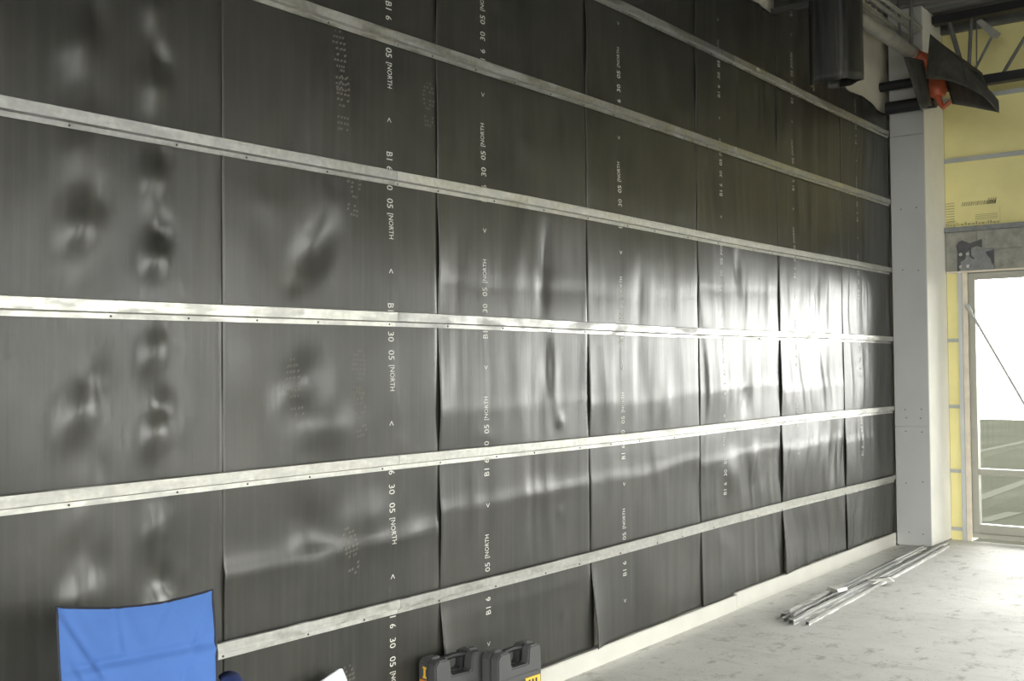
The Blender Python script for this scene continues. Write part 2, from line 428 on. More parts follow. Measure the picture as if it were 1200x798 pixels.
# outside ground
gr = MB().box(-30, 30, YB + 0.2, 36, -0.4, -0.15).build('ground', M['asphalt']); tag(gr, kind='structure')
sn = MB().box(-120, 120, 36, 160, -0.4, -0.14).build('ground_far', M['snow']); tag(sn, kind='structure')
for (xa, ya, xb, yb_) in ((-2.7, 21.9, -2.5, 28.0), (-0.63, 14.6, -0.60, 19.0), (-0.05, 12.8, 0.08, 13.8)):
    MB().add([(xa - 0.09, ya, -0.146), (xa + 0.09, ya, -0.146), (xb + 0.09, yb_, -0.146), (xb - 0.09, yb_, -0.146)], [(0, 1, 2, 3)]).build('road_line', M['road_paint'], gr)
gs = MB().box(XR + 0.2, 60, -60, YB + 0.2, -0.4, -0.15); gs.box(-0.2, XR + 0.2, -60, YN - 0.2, -0.4, -0.15)
tag(gs.build('ground_side', M['asphalt']), kind='structure')

# white board strip along the foot of the long wall
bb = MB().box(-0.03, 0.022, 2.2, 6.63, 0, 0.098).build('baseboard_left', M['white_board'], bevel=0.004); tag(bb, kind='structure')
MB().box(-0.03, 0.018, 6.633, 9.795, 0, 0.112).build('base_board', M['white_board'], bb, bevel=0.004)
MB().box(-0.03, 0.022, -6.9, 2.197, 0, 0.098).build('base_board', M['white_board'], bb, bevel=0.004)

# ------------------------------------------------------------------ vinyl sheets
SEAM = [1.32, 2.529, 3.713, 4.933, 6.187, 7.414, 8.649, 9.79]
RAILZ = [3.642, 3.032, 2.423, 1.813, 1.203, 0.594]
TOP = [4.5, 4.5, 4.4, 4.3, 4.13, 4.55, 3.87]
OVER = 0.03
rnd = random.Random(5)
def smooth01(t): t = np.clip(t, 0, 1); return t * t * (3 - 2 * t)
BLOBS = {0: [], 1: [], 2: [], 3: [], 4: [], 5: [], 6: []}   # (y, z, sy, sz, amp, tilt)
for i in range(9):                                           # two rows of dents on the first sheet
    z = 0.78 + i * 0.30
    BLOBS[0] += [(2.235, z, 0.045, 0.075, 0.021, 0.3), (2.275, z + 0.10, 0.035, 0.05, -0.015, -0.2)]
    if i != 3: BLOBS[0] += [(1.955, z + 0.09, 0.06, 0.10, 0.020, 0.5), (2.03, z + 0.19, 0.04, 0.07, -0.009, 0.2)]
for i in range(5): BLOBS[0] += [(2.36, 0.9 + i * 0.5, 0.02, 0.04, 0.002, 0)]
BLOBS[1] += [(2.98, 2.08, 0.10, 0.16, -0.026, 0.9), (2.90, 1.57, 0.12, 0.12, -0.022, 0.7), (3.03, 1.36, 0.13, 0.08, 0.016, 0),
             (2.95, 1.0, 0.10, 0.12, -0.020, -0.4), (3.25, 1.0, 0.14, 0.10, 0.014, 0.3), (2.75, 2.25, 0.1, 0.08, 0.006, 0), (3.1, 2.35, 0.06, 0.04, -0.006, 0),
             (3.45, 1.99, 0.035, 0.015, 0.003, 0), (3.45, 1.28, 0.05, 0.03, 0.003, 0), (2.87, 1.93, 0.04, 0.03, -0.006, 0)]
BLOBS[2] += [(4.55, 2.15, 0.045, 0.22, -0.012, 0.15), (4.46, 2.05, 0.05, 0.2, 0.008, 0.1), (4.56, 1.65, 0.04, 0.14, -0.010, 0.1), (4.62, 1.52, 0.04, 0.2, 0.006, 0),
             (4.66, 1.325, 0.03, 0.03, 0.012, 0), (4.05, 1.28, 0.05, 0.025, 0.006, 0), (4.45, 0.98, 0.16, 0.06, 0.006, 0), (4.65, 0.86, 0.035, 0.012, 0.006, 0.1), (4.68, 0.32, 0.03, 0.012, 0.006, 0), (4.4, 2.7, 0.1, 0.1, 0.006, 0)]
BLOBS[3] += [(5.45, 1.85, 0.06, 0.3, -0.010, 0.0), (5.75, 1.35, 0.05, 0.12, 0.008, 0.3), (5.6, 2.5, 0.12, 0.3, 0.006, 0)]
BLOBS[4] += [(6.75, 2.3, 0.05, 0.16, -0.016, -0.3), (6.85, 1.35, 0.06, 0.14, -0.014, 0.4), (6.6, 0.9, 0.12, 0.14, 0.010, -0.4), (6.5, 0.45, 0.1, 0.12, 0.010, -0.5), (6.95, 0.95, 0.05, 0.12, 0.008, 0.4)]
BLOBS[5] += [(7.95, 1.9, 0.06, 0.05, -0.008, 0), (8.1, 3.4, 0.1, 0.3, 0.006, 0)]
RIP = [(0.0015, 0.5), (0.0025, 0.42), (0.0035, 0.33), (0.0048, 0.30), (0.0060, 0.27), (0.0066, 0.25), (0.0072, 0.22)]
CREASE = {1: [(0.89, 0.013)], 2: [(0.97, 0.006), (1.42, 0.003), (0.48, 0.003), (2.0, -0.003)], 3: [(1.0, 0.004), (1.42, 0.003), (2.02, -0.002)],
          4: [(1.0, 0.004), (1.45, 0.004), (2.1, -0.002)], 5: [(1.02, 0.004), (1.45, 0.004)], 6: [(1.0, 0.003)]}
def lift_edge(k, y, z, pin):
    """left edge of each sheet stands off the one before it"""
    e0 = SEAM[k]
    amp = {0: 0.0, 1: 0.0015, 2: 0.011, 3: 0.013, 4: 0.011, 5: 0.012, 6: 0.007}[k]
    low = smooth01((0.58 - z) / 0.40) * {2: 0.028, 3: 0.026, 4: 0.008, 5: 0.012}.get(k, 0.0)
    near = np.exp(-np.maximum(y - e0, 0) / 0.045)
    far = np.exp(-np.maximum(y - e0, 0) / 0.12)
    wob = 0.55 + 0.45 * vnoise(z * 3.1, 0 * z + k * 5.0, k)
    return near * amp * pin * wob + far * low
def surf(k, y, z):
    y = np.asarray(y, float); z = np.asarray(z, float)
    dz = np.min(np.abs(z[..., None] - np.array(RAILZ)), axis=-1)
    pin = np.sin(np.clip(dz / 0.3048, 0, 1) * math.pi / 2) ** 1.2
    pin = np.where(z < 0.594, np.sin(np.clip((0.594 - z) / 0.5, 0, 1) * math.pi / 2), pin)
    a, lam = RIP[k]
    s = k * 1.7
    d = 0.006 * vnoise(y / 0.42, z / 0.75, k + 1) * pin + 0.0018 * vnoise(y / 0.13, z / 0.4, k + 9) * (0.25 + 0.75 * pin)
    ph = y + 0.05 * vnoise(z / 0.5, 0 * z, k + 3) + 0.06 * vnoise(y / 0.3, z / 0.8, k + 4)
    d = d + a * (0.3 + 0.7 * pin) * vnoise(ph / (lam * 0.5), z / 1.1, k + 20)
    d = d + a * 0.35 * (0.3 + 0.7 * pin) * vnoise(ph / (lam * 0.2), z / 0.7, k + 30)
    for (by, bz, sy, sz, am, tilt) in BLOBS[k]:
        u = (y - by) - tilt * (z - bz) * 0.5
        d = d + am * np.exp(-(u / sy) ** 2 - ((z - bz) / sz) ** 2) * (0.12 + 0.88 * pin)
    for (cz, am) in CREASE.get(k, []):
        wz = cz + 0.02 * vnoise(y / 0.5, 0 * y + 3, k) + 0.03 * (y - SEAM[k] - 0.6)
        d = d + am * np.where(z > wz, np.exp(-(z - wz) / 0.03), np.exp(-(wz - z) / 0.12))
    d = d + lift_edge(k, y, z, pin)
    # corner of the last sheet bulges against the column
    if k == 6:
        d = d + 0.008 * np.exp(-(9.79 - y) / 0.05)
    return 0.0 + d
def top_at(k, y):
    t = TOP[k] + 0.0 * y
    if k == 6: t = 3.87 + 0.05 * np.exp(-((y - 8.72) / 0.12) ** 2) + 0.012 * np.sin(y * 7) - 0.03 * smooth01((y - 9.2) / 0.5)
    if k == 4: t = 4.13 + 0.012 * np.sin(y * 9)
    return t
NAMES = ['glossy black rubber sheet pocked with two rows of dents, behind the blue chair',
         'black rubber sheet with white print reading downward beside the dented sheet',
         'wide black rubber sheet behind the two tool cases, print reading upward',
         'black rubber sheet with a curled lower edge, right of the two tool cases',
         'black rubber sheet whose flat top edge bares a sliver of cream wall',
         'black rubber sheet with the brightest window glare, partly behind the hanging tube',
         'rippled black rubber sheet next to the grey column, topped by cream wall']
sheets = []
for k in range(7):
    y0 = SEAM[k] - (0.0 if k else 0.6); y1 = SEAM[k + 1] + (OVER if k < 6 else 0.0)
    ny = int((y1 - y0) / 0.0135); nz = 190
    ys = np.linspace(y0, y1, ny + 1); us = np.linspace(0, 1, nz + 1)
    Y, U = np.meshgrid(ys, us)
    Zb = np.where(Y < 6.63, 0.100, 0.114) + 0.003 * np.sin(Y * 5 + k)
    Z = Zb + (top_at(k, Y) - Zb) * U
    X = surf(k, Y, Z)
    # where the sheet runs under the next one it is pressed back
    under = smooth01((Y - (SEAM[k + 1] - 0.02)) / 0.03) if k < 6 else 0
    X = X * (1 - under) - 0.006 * under
    verts = np.stack([X, Y, Z], -1).reshape(-1, 3)
    W = ny + 1
    faces = [(j * W + i, j * W + i + 1, (j + 1) * W + i + 1, (j + 1) * W + i) for j in range(nz) for i in range(ny)]
    o = mesh_obj('vinyl_sheet', verts.tolist(), faces, M['vinyl'], smooth=True)
    solid(o, 0.004, -1 if False else 0.0)
    tag(o, NAMES[k], 'sheet', 'rubber sheets lining the long wall')
    sheets.append(o)

# printing on the sheets, laid on the surface
_wc = {}
def word_mesh(txt):
    if txt in _wc: return _wc[txt]
    cu = bpy.data.curves.new('tmp', 'FONT'); cu.body = txt; cu.size = 1.0; cu.resolution_u = 2
    ob = bpy.data.objects.new('tmp', cu); scene.collection.objects.link(ob)
    bpy.context.view_layer.update()
    me = ob.evaluated_get(bpy.context.evaluated_depsgraph_get()).to_mesh()
    v = np.array([q.co[:] for q in me.vertices]); f = [tuple(q.vertices) for q in me.polygons]
    v = v[:, :2] - v[:, :2].min(0); mx = v.max(0)
    ob.evaluated_get(bpy.context.evaluated_depsgraph_get()).to_mesh_clear()
    bpy.data.objects.remove(ob); bpy.data.curves.remove(cu)
    _wc[txt] = (v / mx, f); return _wc[txt]
WORDS = [('B1', 0.0, 0.034), ('6', 0.062, 0.018), ('30', 0.122, 0.042), ('05', 0.200, 0.042), ('[NORTH', 0.264, 0.110), ('<', 0.503, 0.018)]
def print_line(k, yc, phase, down, height=0.036, period=0.65):
    z = phase
    for i in range(8):
        base = phase + (3 - i) * period if down else phase + (i - 3) * period
        mb = MB()
        for t, off, ln in WORDS:
            v, f = word_mesh(t)
            h = height * (0.72 if t == '<' else 1.0)
            if down: zz = base - off - v[:, 0] * ln; yy = yc - h / 2 + v[:, 1] * h       # rotated clockwise
            else: zz = base + off + v[:, 0] * ln; yy = yc + h / 2 - v[:, 1] * h
            if not down: pass
            top = float(top_at(k, np.array(yc)))
            if zz.max() > top - 0.03 or zz.min() < 0.12 or zz.max() > 4.3: continue
            xx = surf(k, yy, zz) + 0.0032
            mb.add(np.stack([xx, yy, zz], -1).tolist(), f)
        if mb.v: tag(mb.build('printed_lettering', M['ink'], sheets[k]), kind='stuff')
# rotating the letters clockwise puts their tops toward +y (right); the other sheets are hung the other way up
print_line(1, 3.405, 2.535, True)
print_line(2, 4.05, 2.25 - 0.505 + 0.0, False)
print_line(3, 5.271, 2.24 - 0.505, False)
print_line(4, 6.518, 3.22 - 0.505, False)
print_line(5, 7.70, 3.40 - 0.505, False)
print_line(6, 9.016, 3.30 - 0.505, False)

# dusty boot prints
def boot(k, yc, zc, L, Wd, ang, seed):
    r = random.Random(seed); mb = MB()
    for j in range(11):
        t = j / 10; zz = (t - 0.5) * L
        if 0.28 < t < 0.40: continue
        half = Wd / 2 * (1.0 if t > 0.4 else 0.8) * math.sqrt(max(0.05, 1 - (abs(t - (0.68 if t > 0.4 else 0.14)) / 0.36) ** 2))
        for i in range(4):
            if r.random() < 0.25: continue
            a = -half + 2 * half * i / 4 + r.uniform(0, 0.004); b = a + half * 0.34
            q = [(a, zz), (b, zz + 0.004), (b, zz + 0.013), (a, zz + 0.009)]
            pts = []
            for (u, v) in q:
                y = yc + u * math.cos(ang) - v * math.sin(ang); z = zc + u * math.sin(ang) + v * math.cos(ang)
                pts.append((float(surf(k, np.array(y), np.array(z))) + 0.0028, y, z))
            mb.add(pts, [(0, 1, 2, 3)])
    tag(mb.build('boot_print', M['boot_dust'], sheets[k]), kind='stuff')
for i, (y, z, a) in enumerate([(3.115, 2.86, 0.05), (3.19, 2.33, -0.1), (3.21, 1.58, -0.05), (2.88, 1.52, 0.1), (3.16, 0.86, 0.2), (3.66, 2.78, 0.0), (3.13, 2.70, 0), (3.22, 1.42, 0.1), (3.15, 0.30, 0.1)]):
    boot(1, y, z, 0.19 if i % 3 else 0.24, 0.085, a, i)

# ------------------------------------------------------------------ resilient channels on the sheets
def channel_mesh(length):
    pf = [(0.004, -0.031), (0.004, -0.013), (0.019, -0.008), (0.020, 0.029), (0.014, 0.032)]
    v = [(x, y, z) for y in np.linspace(0, length, 40) for x, z in pf]; n = len(pf)
    f = [(j * n + i, (j + 1) * n + i, (j + 1) * n + i + 1, j * n + i + 1) for j in range(39) for i in range(n - 1)]
    return v, f
ROW = ['topmost', 'second', 'third', 'fourth', 'fifth', 'lowest']
SPLIT = [-0.35, 3.43, 6.70, 9.785]
screw_me = MB().tube([(0, 0, 0), (0.002, 0, 0), (0.004, 0, 0)], [0.0042, 0.0042, 0.002], 8).build('screw_tmp', M['screw']).data
bpy.data.objects.remove(bpy.data.objects['screw_tmp'])
for r, z in enumerate(RAILZ):
    for s in range(3):
        if r == 0 and s == 0: continue
        jit = rnd.uniform(-0.05, 0.05) if s else 0
        y0 = SPLIT[s] + (0.0 if s else 0) ; y1 = SPLIT[s + 1] + (0.10 if s < 2 else 0)
        v, f = channel_mesh(y1 - y0)
        lift = (0.0045, 0.0060, 0.0075)[s]
        v = [(x + lift, y, zz + 0.004 * math.sin((y + y0) * 1.3 + r)) for x, y, zz in v]
        o = mesh_obj('resilient_channel', v, f, M['galvanised'])
        solid(o, 0.0012, 0)
        o.location = (0, y0, z)
        where = ('left-hand length', 'middle length', 'right-hand length')[s]
        if r in (0, 5): row = '%s metal row' % ROW[r]
        else: row = '%s metal row from the top' % ROW[r]
        tag(o, 'galvanised channel on the black wall, %s of the %s' % (where, row), 'metal channel', 'galvanised channels across the black wall')
        yy = 0.25 + rnd.uniform(0, 0.1)
        while yy < (y1 - y0) - 0.05:
            if not (s == 0 and yy + y0 < 1.4):
                share('screw', screw_me, o, (lift + 0.0045, yy, -0.022 + 0.004 * math.sin((yy + y0) * 1.3 + r)))
            yy += rnd.choice((0.305, 0.406, 0.406))

# ------------------------------------------------------------------ boxed column in the far corner
col = empty('column', (0.15, 10.1, 0)); tag(col, 'boxed corner column clad in grey gypsum board beside the storefront window', 'column')
def cpart(name, mb, mat, bevel=0.002):
    o = mb.build(name, mat, col, bevel=bevel); o.location = (-0.15, -10.1, 0); return o
for z0, z1 in ((0.012, 1.05), (1.053, 3.62), (3.624, ZC - 0.01)):
    cpart('gypsum_board', MB().box(0.024, 0.32, 9.80, 9.816, z0, z1), M['gypsum'])
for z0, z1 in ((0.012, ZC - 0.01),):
    cpart('gypsum_board', MB().box(0.304, 0.3205, 9.817, YB - 0.002, z0, z1), M['side_board_lit'])
cpart('stud_core', MB().box(0.03, 0.30, 9.82, YB - 0.002, 0, ZC - 0.01), M['furring_grey'])
sc2 = MB().tube([(0, 0, 0), (0, -0.0015, 0)], 0.006, 8).build('screw_tmp', M['screw']).data
bpy.data.objects.remove(bpy.data.objects['screw_tmp'])
for z in (0.12, 0.56, 1.0, 1.12, 1.20, 2.42, 2.97):
    for x in (0.12, 0.25):
        share('screw', sc2, col, (x - 0.15 + rnd.uniform(-.01, .01), 9.80 - 10.1, z + rnd.uniform(-.015, .015)))

# ------------------------------------------------------------------ overhead steel
def angle_bar(mb, x0, x1, y, z0, z1, w=0.04, t=0.006):
    mb.box(x0, x1, y - w, y, z0, z0 + t); mb.box(x0, x1, y - t, y, z0, z1); return mb
jo = empty('bar_joist', (4.9, 10.12, 4.03)); tag(jo, 'open-web steel roof joist below the metal deck in front of yellow boards', 'joist')
def jp(name, mb, mat, bevel=0.0):
    o = mb.build(name, mat, jo, bevel=bevel); o.location = (-4.9, -10.12, -4.03); return o
jp('bottom_chord', MB().box(0.33, XR - 0.01, 10.06, 10.16, 4.035, 4.115), M['black_steel'], 0.004)
jp('top_chord', MB().box(0.33, XR - 0.01, 10.06, 10.16, 4.64, 4.715), M['black_steel'], 0.004)
webs = [(0.47, 4.64, 0.60, 4.10), (0.655, 4.64, 0.62, 4.10), (0.83, 4.46, 0.63, 4.10), (0.70, 4.64, 0.69, 4.10)]
for i, (xa, za, xb, zb) in enumerate(webs):
    jp('web', MB().tube([(xa, 10.11, za), (xb, 10.11, zb)], [0.021, 0.017, 0.012, 0.006][i], 8), M['grey_steel'])
x = 0.9
while x < XR - 1.2:
    jp('web', MB().tube([(x, 10.11, 4.10), (x + 0.35, 10.11, 4.64)], 0.015, 8), M['grey_steel'])
    jp('web', MB().tube([(x + 0.36, 10.11, 4.64), (x + 0.71, 10.11, 4.10)], 0.015, 8), M['grey_steel']); x += 1.0
jp('gusset_plate', MB().prism([(0.70, 4.60), (0.74, 4.62), (0.90, 4.46), (0.87, 4.42), (0.82, 4.44)], 'y', 10.09, 10.10), M['pipe_grey'])
for z, r, x1, lab in ((4.066, 0.042, 0.46, 'upper of two black steel pipes crossing the grey column top'), (3.87, 0.056, 0.45, 'lower thicker black steel pipe crossing the grey column top')):
    o = MB().tube([(0.025 if z < 4 else -0.03, 9.73, z), (x1, 9.73, z)], r, 16).build('black_pipe', M['black_steel'], smooth=True); tag(o, lab, 'pipe', 'black pipes at the column')
# wall bracket
br = MB(); angle_bar(br, -0.03, 0.40, 7.42, 4.135, 4.185)
tag(br.build('wall_bracket', M['dark_steel'], bevel=0.001), 'grey steel angle bracket sticking out high on the black wall', 'bracket')

# pipe and conduits running along the top of the wall
pp = empty('drain_pipe', (0.31, 8.0, 4.27)); tag(pp, 'thick grey overhead pipe ending in a red iron elbow by the column', 'pipe')
def pip(name, mb, mat, smooth=True):
    o = mb.build(name, mat, pp, smooth=smooth); o.location = (-0.31, -8.0, -4.27); return o
pip('pipe_run', MB().tube([(0.31, 0.5, 4.27), (0.31, 5, 4.27), (0.31, 9.50, 4.27)], 0.058, 20), M['pipe_grey'])
pip('pipe_collar', MB().tube([(0.31, 9.47, 4.27), (0.31, 9.51, 4.27)], 0.066, 20), M['pipe_grey'])
pip('pipe_coupling', MB().tube([(0.31, 9.50, 4.27), (0.31, 9.51, 4.27), (0.31, 9.57, 4.265), (0.33, 9.60, 4.25)], [0.05, 0.068, 0.068, 0.06], 16), M['red_iron'])
pip('elbow', MB().tube([(0.33, 9.58, 4.25), (0.38, 9.62, 4.22), (0.45, 9.62, 4.15), (0.495, 9.60, 4.06), (0.505, 9.58, 3.98), (0.51, 9.57, 3.92), (0.51, 9.57, 3.88), (0.51, 9.57, 3.855)],
                       [0.058, 0.062, 0.062, 0.062, 0.072, 0.078, 0.066, 0.03], 18), M['red_iron'])
pip('clamp_ear', MB().tube([(0.52, 9.55, 3.86), (0.54, 9.54, 3.80), (0.565, 9.54, 3.765), (0.60, 9.54, 3.79), (0.625, 9.54, 3.81)], [0.028, 0.025, 0.022, 0.02, 0.012], 10), M['red_iron'])
hm = MB().tube([(0, 0, 0), (0, 0, 0.44)], 0.006, 8)
h1 = pip('hanger_rod', MB().tube([(0.27, 9.35, 4.32), (0.27, 9.35, ZC)], 0.012, 8), M['grey_steel'])
pip('hanger_rod', MB().tube([(0.37, 9.35, 4.30), (0.37, 9.35, ZC)], 0.016, 8), M['grey_steel'])
pip('hanger_rod', MB().tube([(0.27, 7.6, 4.32), (0.27, 7.6, ZC)], 0.012, 8), M['grey_steel'])
for i, (x, z, r, lab) in enumerate(((0.25, 4.44, 0.020, 'conduit nearest the cream wall above the thick grey pipe'),
                                    (0.305, 4.485, 0.019, 'middle of three thin grey conduits above the thick pipe'),
                                    (0.355, 4.51, 0.018, 'outermost of three thin grey conduits above the thick pipe'))):
    o = MB().tube([(x, 0.5, z), (x, 5, z), (x, 9.66, z)], r, 12).build('conduit', M['pipe_grey'], smooth=True)
    tag(o, lab, 'conduit', 'conduits along the wall top')

# hanging rolled sheet (tube)
th = np.linspace(math.radians(-200), math.radians(130), 46)
zs = np.linspace(0, 1, 24); v = []
for u in zs:
    for t in th:
        r = (0.150 + 0.010 * vnoise(t * 1.3, u * 1.5, 5)) / max(0.80, math.cos(((t + 2.25) % 1.35) - 0.675)) ** 0.9
        bot = 3.475 + 0.02 * math.cos(t - 1.0) + 0.015 * float(vnoise(t * 2, 0.3, 8))
        z = bot + (4.74 - bot) * u
        v.append((0.56 + float(r) * math.cos(t), 7.10 + float(r) * math.sin(t), z))
W = len(th)
f = [(j * W + i, j * W + i + 1, (j + 1) * W + i + 1, (j + 1) * W + i) for j in range(len(zs) - 1) for i in range(W - 1)]
o = mesh_obj('rolled_sheet', v, f, M['sooty_vinyl'], smooth=True); solid(o, 0.005, 0)
tag(o, 'black rubber sheet rolled into an open tube hanging under the roof deck', 'sheet')

# draped hood of sheet over the pipe end
def patch(name, c, parent, nu=14, nv=10, sag=0.02, seed=1):
    """soft quad patch between 4 corners a,b,c,d"""
    a, b, cc, d = [np.array(q) for q in c]; nrm = np.cross(b - a, d - a); nrm = nrm / np.linalg.norm(nrm)
    v = []
    for j in range(nv + 1):
        for i in range(nu + 1):
            u, w_ = i / nu, j / nv
            p = (a * (1 - u) + b * u) * (1 - w_) + (d * (1 - u) + cc * u) * w_
            p = p + nrm * (sag * math.sin(math.pi * u) * (0.4 + 0.6 * w_) + 0.006 * float(vnoise(u * 3, w_ * 3, seed)))
            v.append(tuple(p))
    W = nu + 1
    o = mesh_obj(name, v, [(j * W + i, j * W + i + 1, (j + 1) * W + i + 1, (j + 1) * W + i) for j in range(nv) for i in range(nu)], M['dusty_sheen_vinyl'], parent, smooth=True)
    solid(o, 0.006, 0); return o
hd = empty('draped_sheet', (0, 0, 0)); tag(hd, 'stiff black rubber offcut draped like a hood over the red pipe elbow', 'sheet')
A = (0.494, 9.45, 4.379); B = (0.79, 9.3, 4.048); C = (0.865, 9.15, 3.81); D = (0.526, 9.2, 3.946); F = (1.082, 9.2, 3.676); G = (1.098, 9.15, 3.569)
patch('front_flap', (A, B, C, D), hd, sag=-0.03, seed=1)
patch('side_flap', (B, F, G, C), hd, sag=-0.02, seed=2)
patch('rear_flap', ((0.50, 9.58, 4.36), (0.90, 9.45, 3.98), G, (0.615, 9.62, 3.80)), hd, sag=0.02, seed=3)
patch('top_fold', (A, (0.50, 9.58, 4.36), (0.90, 9.45, 3.98), B), hd, sag=0.01, seed=4)
patch('left_flap', ((0.325, 9.28, 4.175), (0.43, 9.46, 4.17), (0.51, 9.40, 3.76), (0.465, 9.25, 3.705)), hd, sag=-0.03, seed=5)

# ------------------------------------------------------------------ brace rod by the window
o = MB().tube([(0.50, 10.36, 2.135), (0.535, 10.36, 2.065), (0.54, 10.36, 2.055), (1.63, 10.30, 0.01)], [0.019, 0.019, 0.012, 0.012], 10).build('brace_rod', M['furring_grey'], smooth=True)
tag(o, 'thin diagonal metal brace rod leaning across the window', 'rod')

# ------------------------------------------------------------------ metal channels on the floor
def floor_channel(x0, y0, x1, y1, z, wd, h, label, flip=False):
    pf = [(-wd / 2, 0), (-wd / 2 + 0.008, 0), (-wd / 4, h), (wd / 4, h), (wd / 2 - 0.008, 0), (wd / 2, 0)]
    if flip: pf = [(x, h - z_) for x, z_ in pf]
    L = math.hypot(x1 - x0, y1 - y0); n = len(pf)
    v = [(x, y, zz) for y in np.linspace(0, L, 12) for x, zz in pf]
    f = [(j * n + i, (j + 1) * n + i, (j + 1) * n + i + 1, j * n + i + 1) for j in range(11) for i in range(n - 1)]
    o = mesh_obj('furring_channel', v, f, M['galvanised']); solid(o, 0.0015, 0)
    o.location = (x0, y0, z + 0.001); o.rotation_euler = (0, 0, -math.atan2(x1 - x0, y1 - y0))
    tag(o, label, 'metal channel', 'loose channels on the floor')
floor_channel(0.355, 6.60, 0.262, 9.74, 0, 0.055, 0.026, 'loose metal channel on the floor, closest to the black wall')
floor_channel(0.415, 6.50, 0.325, 9.70, 0, 0.050, 0.024, 'loose metal channel on the floor, second from the black wall', True)
floor_channel(0.468, 6.46, 0.375, 10.05, 0, 0.050, 0.026, 'loose metal channel on the floor, third from the black wall')
floor_channel(0.555, 6.50, 0.42, 9.95, 0, 0.036, 0.020, 'loose narrow metal channel on the floor, farthest from the black wall')
floor_channel(0.43, 6.56, 0.35, 8.9, 0.027, 0.045, 0.022, 'loose metal channel lying on top of the others on the floor', True)
sp_ = MB().prism([(-0.09, 0), (0.09, 0), (0.09, 0.004), (0.05, 0.03), (-0.02, 0.02), (-0.09, 0.004)], 'y', -0.025, 0.025).build('metal_scrap', M['galvanised'], bevel=0.001)
sp_.location = (0.49, 8.02, 0.022); sp_.rotation_euler = (0, 0, 0.35); tag(sp_, 'bright bent metal scrap across the loose floor channels', 'scrap')
sp2 = MB().prism([(-0.05, 0), (0.05, 0), (0.04, 0.02), (-0.03, 0.028)], 'y', -0.06, 0.06).build('metal_scrap', M['galvanised'], bevel=0.001)
sp2.location = (0.405, 7.38, 0.05); sp2.rotation_euler = (0, 0, -0.2); tag(sp2, 'small dull metal scrap on the channels, nearer the camera', 'scrap')

# ------------------------------------------------------------------ blue folding chair
ch = empty('camp_chair', (0.545, 1.864, 0), math.radians(-23)); tag(ch, 'blue fabric folding camp chair with dark frame in front of the black wall', 'chair')
def chp(name, mb, mat, smooth=True): return mb.build(name, mat, ch, smooth=smooth)
TW, BW = 0.228, 0.195
def back_pt(u, w_):      # u across -1..1, w_ 0 bottom..1 top
    half = BW + (TW - BW) * w_
    z = 0.40 + 0.52 * w_; x = -0.10 - 0.13 * w_
    z -= (0.030 * (1 - u * u) + 0.012 * (u + 1) * 0) * (w_ ** 3)
    x -= 0.055 * (1 - u * u) * (1 - 0.35 * w_)
    def fold(u0, w0, u1, w1, amp, sg):
        dx_, dw_ = u1 - u0, w1 - w0; L2 = dx_ * dx_ + dw_ * dw_
        t = ((u - u0) * dx_ + (w_ - w0) * dw_) / L2
        dist = ((u - u0) * dw_ - (w_ - w0) * dx_) / math.sqrt(L2)
        fade = max(0.0, 1 - (max(0, abs(t - 0.5) - 0.5) * 3) ** 2) if abs(t - 0.5) < 0.83 else 0.0
        amp *= 0.45
        return amp * fade * math.exp(-(dist / sg) ** 2) - 0.6 * amp * fade * math.exp(-((dist - 1.6 * sg) / sg) ** 2)
    x += fold(-0.62, 0.66, 0.78, 0.70, -0.020, 0.028) + fold(-0.95, 0.97, -0.55, 0.66, -0.017, 0.030) + fold(-0.75, 0.60, -0.35, 0.15, -0.014, 0.035)
    x += fold(0.95, 0.9, 0.55, 0.45, -0.010, 0.04) + fold(-0.2, 0.95, -0.15, 0.75, -0.010, 0.05) + fold(0.5, 0.98, 0.3, 0.8, -0.009, 0.05)
    x += 0.007 * float(vnoise(u * 2.2, w_ * 3, 3)) + 0.004 * float(vnoise((u + w_) * 5, w_ * 2, 4)) * w_
    edge = 0.010 * math.sin(w_ * math.pi) * (1 if u > 0 else -1) * abs(u) ** 6
    return (x, u * half + edge, z)
nu, nv = 70, 70; W = nu + 1
bk = mesh_obj('backrest', [back_pt(-1 + 2 * i / nu, j / nv) for j in range(nv + 1) for i in range(W)],
              [(j * W + i, j * W + i + 1, (j + 1) * W + i + 1, (j + 1) * W + i) for j in range(nv) for i in range(nu)], M['blue_fabric'], ch, smooth=True)
solid(bk, 0.004, 0)
ed = MB().tube([back_pt(-1, j / 20) for j in range(21)] + [back_pt(-1 + 2 * i / 24, 1.0) for i in range(1, 25)] + [back_pt(1, 1 - j / 20) for j in range(1, 21)], 0.0042, 6)
ed.build('edge_binding', M['piping'], bk, smooth=True)
def seat_pt(u, w_):
    return (-0.10 + 0.44 * w_, u * (0.20 + 0.05 * w_), 0.40 + 0.03 * w_ - 0.05 * (1 - u * u) * math.sin(math.pi * min(1, w_ * 1.0)) - 0.0)
se = mesh_obj('seat', [seat_pt(-1 + 2 * i / 16, j / 16) for j in range(17) for i in range(17)],
              [(j * 17 + i, j * 17 + i + 1, (j + 1) * 17 + i + 1, (j + 1) * 17 + i) for j in range(16) for i in range(16)], M['blue_fabric'], ch, smooth=True); solid(se, 0.004, 0)
